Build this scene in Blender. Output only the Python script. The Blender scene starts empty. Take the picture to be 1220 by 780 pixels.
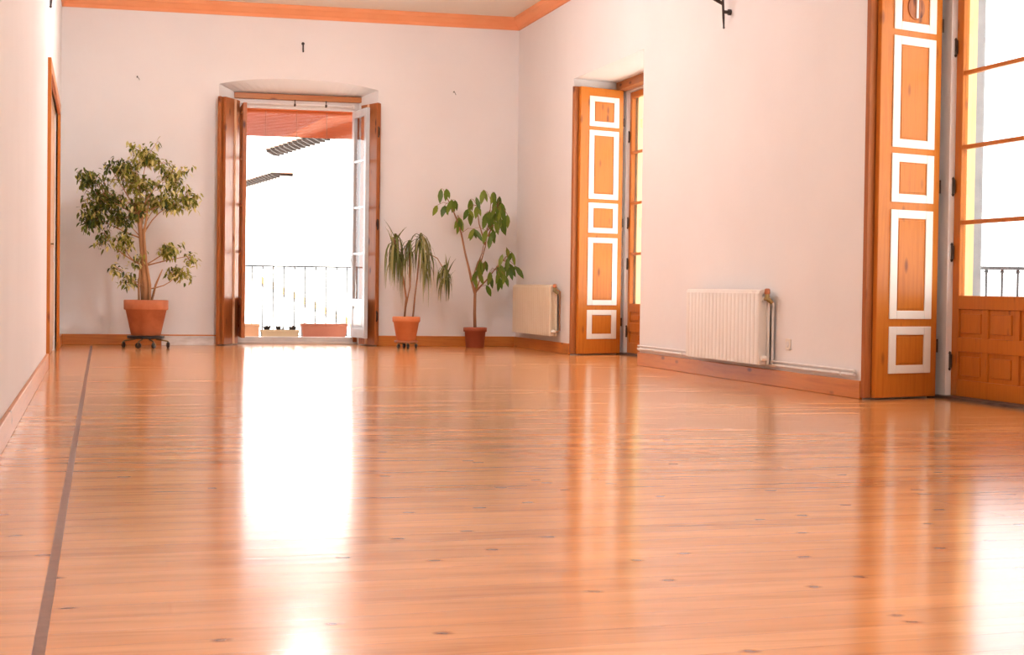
import bpy, bmesh, math, random
from mathutils import Vector, Matrix, Quaternion
scene = bpy.context.scene
col = scene.collection
PI = math.pi

# ---------------------------------------------------------------- camera
cam_data = bpy.data.cameras.new('camera')
cam_data.sensor_width = 36.0
cam_data.lens = 36.0 * 1963.8 / 1220.0
cam_data.clip_start = 0.05
cam_data.clip_end = 400
cam = bpy.data.objects.new('camera', cam_data)
col.objects.link(cam)
_r = Vector((0.969446, -0.244946, 0.013221))
_u = Vector((-0.006978, 0.026341, 0.999629))
_f = Vector((0.245204, 0.969179, -0.023827))
cam.matrix_world = Matrix(((_r.x, _u.x, -_f.x, 0), (_r.y, _u.y, -_f.y, 0), (_r.z, _u.z, -_f.z, 0.70), (0, 0, 0, 1)))
scene.camera = cam

# ---------------------------------------------------------------- light
scene.view_settings.view_transform = 'Standard'
scene.view_settings.look = 'None'
scene.view_settings.gamma = 1
scene.view_settings.use_curve_mapping = False
scene.view_settings.exposure = 0.42
SKY = 2.4
SUN = 42.0
FILL_LAMPS = ((-1.5, 20.0, 'behind the camera'), (3.0, 12.0, 'nearest in front of the camera'), (6.5, 16.0, 'level with the nearest window'),
         (9.5, 12.0, 'between the window recesses'), (12.2, 32.0, 'second from the far wall'),
         (14.7, 125.0, 'closest to the far wall'))   # added fill lamps: (place along the room, watts, which)
FILL_COLOR = (1.0, 0.935, 0.95)
world = bpy.data.worlds.new('world')
scene.world = world
world.use_nodes = True
wn = world.node_tree.nodes
wn['Background'].inputs[0].default_value = (0.97, 0.985, 1.0, 1)
wn['Background'].inputs[1].default_value = SKY
sd = bpy.data.lights.new('sun', 'SUN')
sd.energy = SUN
sd.angle = math.radians(1.0)
sd.color = (1.0, 0.96, 0.90)
sun = bpy.data.objects.new('sun', sd)
col.objects.link(sun)
sun.rotation_euler = Vector((0.42, 0.50, -0.76)).to_track_quat('-Z', 'Y').to_euler()


def portal(loc, direction, w, h):
    """marks a window opening so that daylight is sampled through it (gives off nothing itself)"""
    d = bpy.data.lights.new('window_portal', 'AREA')
    d.shape = 'RECTANGLE'
    d.size = w
    d.size_y = h
    d.cycles.is_portal = True
    o = bpy.data.objects.new('window_portal', d)
    col.objects.link(o)
    o.location = loc
    o.rotation_euler = Vector(direction).to_track_quat('-Z', 'Z').to_euler()


# ---------------------------------------------------------------- helpers
def obj(name, bm, mats, parent=None, smooth=False, bevel=0.0, loc=None):
    me = bpy.data.meshes.new(name)
    bmesh.ops.recalc_face_normals(bm, faces=bm.faces[:])
    bm.to_mesh(me)
    bm.free()
    if not isinstance(mats, (list, tuple)):
        mats = [mats]
    for m in mats:
        me.materials.append(m)
    if smooth:
        for p in me.polygons:
            p.use_smooth = True
    o = bpy.data.objects.new(name, me)
    col.objects.link(o)
    if parent:
        o.parent = parent
    if loc:
        o.location = loc
    if bevel:
        b = o.modifiers.new('bevel', 'BEVEL')
        b.width = bevel
        b.segments = 2
        b.limit_method = 'ANGLE'
    return o


def tag(o, label=None, cat=None, group=None, kind=None):
    if label:
        o['label'] = label
    if cat:
        o['category'] = cat
    if group:
        o['group'] = group
    if kind:
        o['kind'] = kind
    return o


def empty(name, loc, rz=0.0):
    o = bpy.data.objects.new(name, None)
    o.empty_display_size = 0.1
    col.objects.link(o)
    o.location = loc
    o.rotation_euler = (0, 0, rz)
    return o


def copy_tree(o, parent=None):
    c = o.copy()
    col.objects.link(c)
    c.parent = parent
    for ch in [x for x in bpy.data.objects if x.parent == o]:
        copy_tree(ch, c)
    return c


def BM():
    return bmesh.new()


def box(bm, x0, x1, y0, y1, z0, z1, mi=0):
    v = [bm.verts.new(p) for p in ((x0, y0, z0), (x1, y0, z0), (x1, y1, z0), (x0, y1, z0),
                                   (x0, y0, z1), (x1, y0, z1), (x1, y1, z1), (x0, y1, z1))]
    for f in ((0, 1, 2, 3), (4, 5, 6, 7), (0, 1, 5, 4), (1, 2, 6, 5), (2, 3, 7, 6), (3, 0, 4, 7)):
        fc = bm.faces.new([v[i] for i in f])
        fc.material_index = mi


def prism(bm, pts, z0, z1, mis=None, axis='z'):
    """extrude a polygon; axis z: pts are (x,y); axis y: pts are (x,z); axis x: pts are (y,z)"""
    def mk(p, t):
        return {'z': (p[0], p[1], t), 'y': (p[0], t, p[1]), 'x': (t, p[0], p[1])}[axis]
    a = [bm.verts.new(mk(p, z0)) for p in pts]
    b = [bm.verts.new(mk(p, z1)) for p in pts]
    n = len(pts)
    bm.faces.new(a)
    bm.faces.new(b)
    for i in range(n):
        f = bm.faces.new((a[i], a[(i + 1) % n], b[(i + 1) % n], b[i]))
        if mis:
            f.material_index = mis[i]


def tube(bm, pts, rad, seg=8, cap=True, mi=0):
    pts = [Vector(p) for p in pts]
    if not isinstance(rad, (list, tuple)):
        rad = [rad] * len(pts)
    rings = []
    up = Vector((0, 0, 1))
    for i, p in enumerate(pts):
        t = (pts[min(i + 1, len(pts) - 1)] - pts[max(i - 1, 0)]).normalized()
        ref = up if abs(t.z) < 0.95 else Vector((0, 1, 0))
        if i == 0:
            s = t.cross(ref).normalized()
        else:
            s = (s - t * s.dot(t)).normalized()
        w = t.cross(s)
        rings.append([bm.verts.new(p + (s * math.cos(2 * PI * k / seg) + w * math.sin(2 * PI * k / seg)) * rad[i]) for k in range(seg)])
    for a, b in zip(rings, rings[1:]):
        for k in range(seg):
            f = bm.faces.new((a[k], a[(k + 1) % seg], b[(k + 1) % seg], b[k]))
            f.material_index = mi
    if cap:
        bm.faces.new(rings[0])
        bm.faces.new(rings[-1])


def lathe(bm, prof, cx=0, cy=0, cz=0, seg=32, mi=0, close=False):
    rings = []
    for (r, z) in prof:
        if r < 1e-5:
            rings.append([bm.verts.new((cx, cy, cz + z))])
        else:
            rings.append([bm.verts.new((cx + r * math.cos(2 * PI * k / seg), cy + r * math.sin(2 * PI * k / seg), cz + z)) for k in range(seg)])
    for a, b in zip(rings, rings[1:]):
        for k in range(seg):
            k2 = (k + 1) % seg
            vs = [a[k % len(a)], a[k2 % len(a)], b[k2 % len(b)], b[k % len(b)]]
            u = []
            for v in vs:
                if v not in u:
                    u.append(v)
            if len(u) > 2:
                bm.faces.new(u).material_index = mi
    return rings


def wheel(bm, c, r, w, ang=0.0, seg=16):
    """a wheel disc whose axle is horizontal at angle ang"""
    ax = Vector((math.cos(ang), math.sin(ang), 0))
    pts = [Vector(c) - ax * w / 2, Vector(c) - ax * w * 0.35, Vector(c) + ax * w * 0.35, Vector(c) + ax * w / 2]
    tube(bm, pts, [r * 0.8, r, r, r * 0.8], seg)


# ---------------------------------------------------------------- materials
def new_mat(name, base=(0.8, 0.8, 0.8), rough=0.5, metal=0.0, spec=0.5):
    m = bpy.data.materials.new(name)
    m.use_nodes = True
    b = m.node_tree.nodes['Principled BSDF']
    b.inputs['Base Color'].default_value = (*base, 1)
    b.inputs['Roughness'].default_value = rough
    b.inputs['Metallic'].default_value = metal
    b.inputs['Specular IOR Level'].default_value = spec
    return m


class NT:
    def __init__(s, m):
        s.t = m.node_tree
        s.b = s.t.nodes['Principled BSDF']

    def n(s, kind, **kw):
        nd = s.t.nodes.new(kind)
        for k, v in kw.items():
            if hasattr(nd, k):
                setattr(nd, k, v)
            else:
                nd.inputs[k.replace('_', ' ')].default_value = v
        return nd

    def l(s, a, b):
        s.t.links.new(a, b)


def mapped(nt, scale=(1, 1, 1), rot=(0, 0, 0), coord='Object'):
    tc = nt.n('ShaderNodeTexCoord')
    mp = nt.n('ShaderNodeMapping')
    mp.inputs['Scale'].default_value = scale
    mp.inputs['Rotation'].default_value = rot
    nt.l(tc.outputs[coord], mp.inputs['Vector'])
    return mp.outputs['Vector']


def ramp(nt, fac, stops):
    r = nt.n('ShaderNodeValToRGB')
    el = r.color_ramp.elements
    while len(el) < len(stops):
        el.new(0.5)
    for e, (p, c) in zip(el, stops):
        e.position = p
        e.color = (*c, 1)
    nt.l(fac, r.inputs['Fac'])
    return r.outputs['Color']


def noisy(name, c1, c2, scale=6, rough=0.6, stretch=(1, 1, 1), bump=0.0, bscale=60, metal=0.0, detail=4, spec=0.5):
    m = new_mat(name, c1, rough, metal, spec)
    nt = NT(m)
    v = mapped(nt, stretch)
    no = nt.n('ShaderNodeTexNoise', Scale=scale, Detail=detail)
    nt.l(v, no.inputs['Vector'])
    nt.l(ramp(nt, no.outputs['Fac'], [(0.32, c1), (0.68, c2)]), nt.b.inputs['Base Color'])
    if bump:
        n2 = nt.n('ShaderNodeTexNoise', Scale=bscale, Detail=5)
        nt.l(v, n2.inputs['Vector'])
        bp = nt.n('ShaderNodeBump', Strength=bump, Distance=0.01)
        nt.l(n2.outputs['Fac'], bp.inputs['Height'])
        nt.l(bp.outputs['Normal'], nt.b.inputs['Normal'])
    return m


def wood(name, c1, c2, dark, axis='z', rough=0.35, knots=True):
    m = new_mat(name, c1, rough)
    nt = NT(m)
    st = {'z': (14, 14, 0.9), 'x': (0.9, 14, 14), 'y': (14, 0.9, 14)}[axis]
    v = mapped(nt, st)
    no = nt.n('ShaderNodeTexNoise', Scale=1.6, Detail=6, Roughness=0.6, Distortion=0.4)
    nt.l(v, no.inputs['Vector'])
    c = ramp(nt, no.outputs['Fac'], [(0.28, c2), (0.5, c1), (0.75, c2)])
    if knots:
        kv = mapped(nt, {'z': (9, 9, 3.2), 'x': (3.2, 9, 9), 'y': (9, 3.2, 9)}[axis])
        vo = nt.n('ShaderNodeTexVoronoi', Scale=1.0)
        nt.l(kv, vo.inputs['Vector'])
        k = ramp(nt, vo.outputs['Distance'], [(0.07, (1, 1, 1)), (0.2, (0, 0, 0))])
        mx = nt.n('ShaderNodeMix', data_type='RGBA')
        nt.l(k, mx.inputs[0])
        nt.l(c, mx.inputs[6])
        mx.inputs[7].default_value = (*dark, 1)
        c = mx.outputs[2]
    nt.l(c, nt.b.inputs['Base Color'])
    nt.b.inputs['Specular IOR Level'].default_value = 0.3
    bp = nt.n('ShaderNodeBump', Strength=0.12, Distance=0.004)
    nt.l(no.outputs['Fac'], bp.inputs['Height'])
    nt.l(bp.outputs['Normal'], nt.b.inputs['Normal'])
    return m


def floor_material():
    m = new_mat('varnished_pine_boards', (0.6, 0.3, 0.15), 0.12)
    nt = NT(m)
    v = mapped(nt, (1, 1, 1), (0, 0, math.radians(-6)))
    br = nt.n('ShaderNodeTexBrick', offset=0.37, offset_frequency=2)
    br.inputs['Scale'].default_value = 1.0
    br.inputs['Brick Width'].default_value = 5.2
    br.inputs['Row Height'].default_value = 0.135
    br.inputs['Mortar Size'].default_value = 0.0012
    br.inputs['Mortar Smooth'].default_value = 0.3
    br.inputs['Bias'].default_value = 0.0
    br.inputs['Color1'].default_value = (0.0, 0.0, 0.0, 1)
    br.inputs['Color2'].default_value = (1.0, 1.0, 1.0, 1)
    br.inputs['Mortar'].default_value = (0.5, 0.5, 0.5, 1)
    nt.l(v, br.inputs['Vector'])
    base = ramp(nt, br.outputs['Color'], [(0.0, FL[0]), (0.5, FL[1]), (1.0, FL[2])])
    v2 = mapped(nt, (1.1, 16, 1), (0, 0, math.radians(-6)))
    g = nt.n('ShaderNodeTexNoise', Scale=1.5, Detail=6, Roughness=0.6, Distortion=0.5)
    nt.l(v2, g.inputs['Vector'])
    gr = ramp(nt, g.outputs['Fac'], [(0.28, (0.78, 0.70, 0.60)), (0.48, (1, 1, 1)), (0.72, (1.10, 1.06, 0.98))])
    mx = nt.n('ShaderNodeMix', data_type='RGBA', blend_type='MULTIPLY')
    mx.inputs[0].default_value = 1
    vb_ = mapped(nt, (0.55, 3.2, 1), (0, 0, math.radians(-6)))
    bn_ = nt.n('ShaderNodeTexNoise', Scale=1.6, Detail=3)
    nt.l(vb_, bn_.inputs['Vector'])
    tone = ramp(nt, bn_.outputs['Fac'], [(0.3, (0.80, 0.72, 0.64)), (0.7, (1.08, 1.08, 1.08))])
    mt = nt.n('ShaderNodeMix', data_type='RGBA', blend_type='MULTIPLY')
    mt.inputs[0].default_value = 1
    nt.l(base, mt.inputs[6])
    nt.l(tone, mt.inputs[7])
    nt.l(mt.outputs[2], mx.inputs[6])
    nt.l(gr, mx.inputs[7])
    # knots
    v3 = mapped(nt, (4.2, 5.2, 1), (0, 0, math.radians(-6)))
    w3 = nt.n('ShaderNodeTexNoise', Scale=3.0, Detail=2)
    nt.l(v3, w3.inputs['Vector'])
    va = nt.n('ShaderNodeVectorMath', operation='MULTIPLY_ADD')
    nt.l(w3.outputs['Color'], va.inputs[0])
    va.inputs[1].default_value = (0.16, 0.16, 0)
    nt.l(v3, va.inputs[2])
    vo = nt.n('ShaderNodeTexVoronoi', Scale=1.0, voronoi_dimensions='2D')
    nt.l(va.outputs[0], vo.inputs['Vector'])
    k = ramp(nt, vo.outputs['Distance'], [(0.03, (1, 1, 1)), (0.11, (0, 0, 0))])
    sp = nt.n('ShaderNodeSeparateColor')
    nt.l(vo.outputs['Color'], sp.inputs[0])
    th = nt.n('ShaderNodeMath', operation='GREATER_THAN')
    nt.l(sp.outputs[0], th.inputs[0])
    th.inputs[1].default_value = 0.66
    km = nt.n('ShaderNodeMath', operation='MULTIPLY')
    nt.l(k, km.inputs[0])
    nt.l(th.outputs[0], km.inputs[1])
    km2 = nt.n('ShaderNodeMath', operation='MULTIPLY')
    nt.l(km.outputs[0], km2.inputs[0])
    km2.inputs[1].default_value = 0.85
    mk = nt.n('ShaderNodeMix', data_type='RGBA')
    nt.l(km2.outputs[0], mk.inputs[0])
    nt.l(mx.outputs[2], mk.inputs[6])
    mk.inputs[7].default_value = (0.17, 0.04, 0.01, 1)
    # board joints
    mo = nt.n('ShaderNodeMix', data_type='RGBA')
    nt.l(br.outputs['Fac'], mo.inputs[0])
    nt.l(mk.outputs[2], mo.inputs[6])
    mo.inputs[7].default_value = (0.42, 0.19, 0.085, 1)
    nt.l(mo.outputs[2], nt.b.inputs['Base Color'])
    # varnish: slightly wavy from board to board
    rn = nt.n('ShaderNodeTexNoise', Scale=2.2, Detail=5)
    nt.l(v2, rn.inputs['Vector'])
    rr = nt.n('ShaderNodeMapRange')
    nt.l(rn.outputs['Fac'], rr.inputs[0])
    rr.inputs['To Min'].default_value = FLOOR_ROUGH[0]
    rr.inputs['To Max'].default_value = FLOOR_ROUGH[1]
    nt.l(rr.outputs[0], nt.b.inputs['Roughness'])
    bn = nt.n('ShaderNodeTexNoise', Scale=1.3, Detail=3)
    nt.l(v2, bn.inputs['Vector'])
    ad = nt.n('ShaderNodeMath', operation='SUBTRACT')
    nt.l(bn.outputs['Fac'], ad.inputs[0])
    nt.l(br.outputs['Fac'], ad.inputs[1])
    bp = nt.n('ShaderNodeBump', Strength=0.25, Distance=0.0022)
    nt.l(ad.outputs[0], bp.inputs['Height'])
    nt.l(bp.outputs['Normal'], nt.b.inputs['Normal'])
    nt.b.inputs['Specular IOR Level'].default_value = 0.5
    return m


def leaf_material(name, c1, c2, c3, edge=None):
    m = new_mat(name, c1, 0.42)
    nt = NT(m)
    ge = nt.n('ShaderNodeNewGeometry')
    c = ramp(nt, ge.outputs['Random Per Island'], [(0.0, c1), (0.5, c2), (1.0, c3)])
    nt.l(c, nt.b.inputs['Base Color'])
    tr = nt.n('ShaderNodeBsdfTranslucent')
    nt.l(c, tr.inputs['Color'])
    ms = nt.n('ShaderNodeMixShader')
    ms.inputs[0].default_value = 0.3
    out = [n for n in nt.t.nodes if n.type == 'OUTPUT_MATERIAL'][0]
    nt.l(nt.b.outputs[0], ms.inputs[1])
    nt.l(tr.outputs[0], ms.inputs[2])
    nt.l(ms.outputs[0], out.inputs['Surface'])
    return m


FL = [(0.66, 0.30, 0.105), (0.74, 0.35, 0.13), (0.81, 0.41, 0.165)]
FLOOR_ROUGH = (0.11, 0.20)
M = {}
M['plaster'] = noisy('cream_plaster', (0.85, 0.835, 0.83), (0.88, 0.865, 0.86), 1.2, 0.85, bump=0.12, bscale=14, spec=0.2)
M['ceiling'] = noisy('cream_ceiling_paint', (0.93, 0.87, 0.78), (0.95, 0.89, 0.80), 1.0, 0.9, spec=0.2)
M['orange_paint'] = noisy('apricot_paint', (0.88, 0.36, 0.16), (0.92, 0.40, 0.19), 3, 0.7)
M['yellow_paint'] = noisy('yellow_wall_paint', (0.85, 0.66, 0.30), (0.88, 0.70, 0.36), 3, 0.8)
M['ochre'] = noisy('ochre_coping_paint', (0.42, 0.25, 0.08), (0.48, 0.30, 0.11), 3, 0.8)
M['grey_stone'] = noisy('grey_stone', (0.25, 0.27, 0.28), (0.33, 0.34, 0.35), 8, 0.8)
M['dark_stone'] = noisy('dark_threshold_stone', (0.05, 0.04, 0.04), (0.13, 0.10, 0.09), 9, 0.5)
M['skirting'] = wood('pine_skirting', (0.60, 0.21, 0.04), (0.48, 0.14, 0.022), (0.16, 0.04, 0.01), 'x', 0.3)
M['skirting_y'] = wood('pine_skirting_lengthwise', (0.60, 0.21, 0.04), (0.48, 0.14, 0.022), (0.16, 0.04, 0.01), 'y', 0.3)
M['pine'] = wood('orange_pine', (0.58, 0.185, 0.022), (0.49, 0.14, 0.015), (0.25, 0.07, 0.015), 'z', 0.35)
M['pine_dark'] = wood('red_brown_pine', (0.42, 0.14, 0.04), (0.30, 0.085, 0.022), (0.09, 0.02, 0.01), 'z', 0.4)
M['pine_head'] = wood('red_brown_pine_lintel', (0.50, 0.19, 0.055), (0.40, 0.13, 0.035), (0.12, 0.03, 0.01), 'y', 0.4)
M['pale_pine'] = wood('pale_peach_highlight', (0.78, 0.52, 0.33), (0.72, 0.45, 0.27), (0.45, 0.2, 0.1), 'z', 0.4)
M['cream_paint'] = noisy('cream_gloss_paint', (0.86, 0.80, 0.70), (0.90, 0.85, 0.76), 5, 0.4)
M['white_paint'] = noisy('white_gloss_paint', (0.80, 0.77, 0.75), (0.86, 0.84, 0.82), 5, 0.45)
M['grey_sheen'] = noisy('pale_grey_sky_sheen', (0.50, 0.53, 0.56), (0.58, 0.61, 0.64), 5, 0.25)  # sky sheen on a glossy wooden leaf, put into its colour
M['radiator'] = noisy('white_enamel', (0.86, 0.82, 0.76), (0.89, 0.85, 0.79), 4, 0.3)
M['radiator_cream'] = noisy('cream_enamel', (0.80, 0.68, 0.50), (0.84, 0.72, 0.55), 4, 0.35)
M['iron'] = noisy('black_wrought_iron', (0.02, 0.012, 0.01), (0.045, 0.025, 0.02), 20, 0.5, bump=0.2)
M['grey_iron'] = noisy('grey_railing_iron', (0.05, 0.05, 0.055), (0.08, 0.08, 0.085), 20, 0.5)
M['brass'] = noisy('tarnished_brass', (0.25, 0.19, 0.08), (0.32, 0.25, 0.11), 15, 0.35, metal=0.9)
M['dark_metal'] = noisy('dark_hinge_metal', (0.06, 0.04, 0.03), (0.10, 0.07, 0.05), 15, 0.5, metal=0.5)
M['terracotta'] = noisy('terracotta', (0.50, 0.155, 0.062), (0.64, 0.235, 0.105), 7, 0.75, bump=0.15)
M['terracotta_bright'] = noisy('orange_terracotta', (0.68, 0.20, 0.065), (0.74, 0.26, 0.10), 7, 0.7)
M['terracotta_dark'] = noisy('dark_brown_terracotta', (0.33, 0.075, 0.030), (0.40, 0.105, 0.045), 7, 0.7)
M['soil'] = noisy('potting_soil', (0.03, 0.018, 0.01), (0.09, 0.05, 0.03), 40, 0.95, bump=0.6)
M['bark'] = noisy('tan_bark', (0.36, 0.17, 0.07), (0.55, 0.30, 0.14), 12, 0.85, (1, 1, 0.3), bump=0.5)
M['bark_dark'] = noisy('brown_bark', (0.30, 0.13, 0.06), (0.42, 0.21, 0.10), 14, 0.85, (1, 1, 0.3), bump=0.4)
M['black_plastic'] = noisy('black_plastic', (0.012, 0.009, 0.008), (0.025, 0.02, 0.018), 10, 0.4)
M['brown_plastic'] = noisy('brown_plastic', (0.45, 0.16, 0.07), (0.52, 0.20, 0.09), 10, 0.45)
M['leaf_dark'] = leaf_material('dark_ficus_leaf', (0.04, 0.065, 0.008), (0.09, 0.13, 0.015), (0.24, 0.26, 0.05))
M['leaf_light'] = leaf_material('variegated_ficus_leaf', (0.12, 0.15, 0.012), (0.40, 0.39, 0.06), (0.88, 0.80, 0.36))
M['leaf_drac'] = leaf_material('dracaena_leaf', (0.06, 0.085, 0.01), (0.17, 0.20, 0.045), (0.46, 0.42, 0.17))
M['leaf_broad'] = leaf_material('broad_leaf', (0.06, 0.13, 0.008), (0.13, 0.21, 0.012), (0.25, 0.32, 0.04))
M['blind'] = noisy('rust_woven_blind', (0.52, 0.105, 0.02), (0.60, 0.135, 0.03), 4, 0.75, (1, 1, 30), detail=3)
M['facade'] = noisy('white_rendered_facade', (0.85, 0.84, 0.82), (0.88, 0.87, 0.85), 1, 0.9)
M['roof_tile'] = noisy('clay_roof_tile', (0.50, 0.28, 0.2), (0.6, 0.36, 0.27), 4, 0.8)
M['rafter'] = noisy('dark_rafter', (0.035, 0.025, 0.02), (0.06, 0.045, 0.04), 8, 0.8)
M['ground'] = noisy('pale_street_paving', (0.27, 0.26, 0.24), (0.33, 0.31, 0.29), 0.5, 0.9)
M['planter_pink'] = noisy('pink_terracotta_trough', (0.34, 0.10, 0.055), (0.38, 0.12, 0.065), 5, 0.8)
M['planter_peach'] = noisy('peach_trough', (0.55, 0.26, 0.13), (0.60, 0.30, 0.16), 5, 0.8)
M['planter_beige'] = noisy('beige_trough', (0.45, 0.30, 0.17), (0.5, 0.34, 0.2), 5, 0.8)
M['grey_tile'] = noisy('balcony_tile', (0.35, 0.33, 0.31), (0.42, 0.40, 0.38), 5, 0.6)
M['glass'] = new_mat('window_glass', (1, 1, 1), 0.0)
_n = NT(M['glass'])
_t = _n.n('ShaderNodeBsdfTransparent')
_g = _n.n('ShaderNodeBsdfGlossy')
_g.inputs['Roughness'].default_value = 0.02
_fr = _n.n('ShaderNodeFresnel')
_fr.inputs['IOR'].default_value = 1.45
_mx = _n.n('ShaderNodeMixShader')
_ge = _n.n('ShaderNodeNewGeometry')
_inv = _n.n('ShaderNodeMath', operation='SUBTRACT')
_inv.inputs[0].default_value = 1.0
_n.l(_ge.outputs['Backfacing'], _inv.inputs[1])
_ml = _n.n('ShaderNodeMath', operation='MULTIPLY')
_n.l(_fr.outputs[0], _ml.inputs[0])
_n.l(_inv.outputs[0], _ml.inputs[1])
_n.l(_ml.outputs[0], _mx.inputs[0])
_n.l(_t.outputs[0], _mx.inputs[1])
_n.l(_g.outputs[0], _mx.inputs[2])
_n.l(_mx.outputs[0], [n for n in _n.t.nodes if n.type == 'OUTPUT_MATERIAL'][0].inputs['Surface'])
M['floor'] = floor_material()

# ---------------------------------------------------------------- room shell
L, R, D, BACK = -0.385, 4.906, 19.218, -4.0
H = 3.93                      # ceiling
XW, XO = 5.55, 5.79           # plane of the right hand windows, outer face of the wall
JS = [16.85, 9.95, 3.05]      # far jamb of each right hand recess
ALC_TOP = 2.93

bm = BM()
box(bm, L - 0.4, XO, BACK - 0.4, D + 0.62, -0.12, 0.0)
tag(obj('floor', bm, M['floor']), kind='structure')
bm = BM()
box(bm, L - 0.4, XO, BACK - 0.4, D + 0.62, H, H + 0.35)
tag(obj('ceiling', bm, M['ceiling']), kind='structure')

# right wall with splayed window recesses
bm = BM()
XY = 5.73
blocks = []
prev = None
segs = [(JS[0], D)] + [(JS[i + 1], JS[i] - 2.3) for i in range(2)] + [(BACK, JS[2] - 2.3)]
for (a, b) in segs:
    a_open = a in JS
    b_open = b != D
    pts, ms = [(R, a), (R, b)], [0]
    if b_open:
        pts += [(XW, b - 0.24), (XY, b - 0.24), (XO, b - 0.24)]
        ms += [0, 1, 2]
    else:
        pts += [(XO, b)]
        ms += [0]
    ms += [0]
    if a_open:
        pts += [(XO, a + 0.06), (XY, a + 0.06), (XW + 0.101, a + 0.06), (XW + 0.101, a + 0.24), (XW, a + 0.24)]
        ms += [2, 1, 1, 0, 0]
    else:
        pts += [(XO, a)]
        ms += [0]
    prism(bm, pts, 0, H, ms)
for J in JS:
    prism(bm, [(R, J - 2.3), (R, J), (XW, J + 0.24), (XO, J + 0.24), (XO, J - 2.54), (XW, J - 2.54)], ALC_TOP, H)
tag(obj('wall_right', bm, [M['plaster'], M['yellow_paint'], M['grey_stone']]), kind='structure')

# far wall: splayed opening under a low arch
OX0, OX1, IX0, IX1, YI, YE = 1.36, 3.205, 1.585, 3.05, D + 0.45, D + 0.62
bm = BM()
prism(bm, [(L - 0.4, D), (OX0, D), (IX0, YI), (IX0, YE), (L - 0.4, YE)], 0, H)
prism(bm, [(OX1, D), (XO, D), (XO, YE), (IX1, YE), (IX1, YI)], 0, H)
N = 20
fr, bk = [], []
for i in range(N + 1):
    t = i / N
    x = OX0 + (OX1 - OX0) * t
    z = 3.0 + 0.085 * (1 - abs(2 * t - 1) ** 2.6)
    xi = IX0 + (IX1 - IX0) * t
    fr.append((x, z))
    bk.append((xi, 2.955))
vf = [bm.verts.new((x, D, z)) for x, z in fr]
vt = [bm.verts.new((x, D, H)) for x, z in fr]
vb = [bm.verts.new((x, YI, z)) for x, z in bk]
ve = [bm.verts.new((x, YE, z)) for x, z in bk]
vet = [bm.verts.new((x, YE, H)) for x, z in bk]
for i in range(N):
    for a, b in ((vf, vt), (vf, vb), (vb, ve), (ve, vet), (vet, vt)):
        bm.faces.new((a[i], a[i + 1], b[i + 1], b[i]))
tag(obj('wall_far', bm, M['plaster']), kind='structure')

# left wall with a door opening; back wall with an unseen opening added for fill light
DY0, DY1, DZ = 14.0, 17.55, 2.42
bm = BM()
box(bm, L - 0.4, L, BACK, DY0, 0, H)
box(bm, L - 0.4, L, DY1, D, 0, H)
box(bm, L - 0.4, L, DY0, DY1, DZ, H)
box(bm, L - 0.4, L - 0.3, DY0, DY1, 0, DZ)
tag(obj('wall_left', bm, M['plaster']), kind='structure')
bm = BM()
box(bm, L - 0.4, 0.3, BACK - 0.4, BACK, 0, H)
box(bm, 4.3, XO, BACK - 0.4, BACK, 0, H)
box(bm, 0.3, 4.3, BACK - 0.4, BACK, 3.3, H)
box(bm, 0.3, 4.3, BACK - 0.4, BACK, 0, 0.2)
tag(obj('wall_back', bm, M['plaster']), kind='structure')

# apricot cornice
CZ = 3.785
prof = [(0, 0), (0.022, 0.0), (0.022, 0.035), (0.04, 0.05), (0.065, 0.085), (0.085, 0.10), (0.085, H - CZ), (0, H - CZ)]
bm = BM()
prism(bm, [(D - a, CZ + b) for a, b in prof], L, R, axis='x')
tag(obj('trim_1', bm, M['orange_paint']), kind='structure')
bm = BM()
prism(bm, [(R - a, CZ + b) for a, b in prof], BACK, D, axis='y')
tag(obj('trim_2', bm, M['orange_paint']), kind='structure')
bm = BM()
prism(bm, [(L + a, CZ + b) for a, b in prof], BACK, D, axis='y')
tag(obj('trim_3', bm, M['orange_paint']), kind='structure')

# skirting boards
SB, ST = 0.12, 0.022
bm = BM()
box(bm, L + ST, OX0 - 0.01, D - ST, D, 0, SB)
box(bm, OX1 + 0.01, R - ST, D - ST, D, 0, SB)
tag(obj('baseboard_far', bm, M['skirting'], bevel=0.005), kind='structure')
bm = BM()
for (a, b) in segs:
    box(bm, R - ST, R, a + (0.0 if a in JS else 0), b, 0, SB)
tag(obj('baseboard_right', bm, M['skirting_y'], bevel=0.005), kind='structure')
bm = BM()
box(bm, L, L + ST, BACK, DY0 - 0.1, 0, SB)
box(bm, L, L + ST, DY1 + 0.1, D, 0, SB)
tag(obj('baseboard_left', bm, M['skirting_y'], bevel=0.005), kind='structure')
# dark joint strip let into the floor along the left side
bm = BM()
prism(bm, [(-0.122, 0.5), (-0.098, 0.5), (-0.026, D - 0.4), (-0.050, D - 0.4)], 0.0, 0.0012)
tag(obj('trim_4', bm, noisy('dark_joint_strip', (0.15, 0.07, 0.05), (0.24, 0.12, 0.085), 25, 0.35)), kind='structure')


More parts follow.
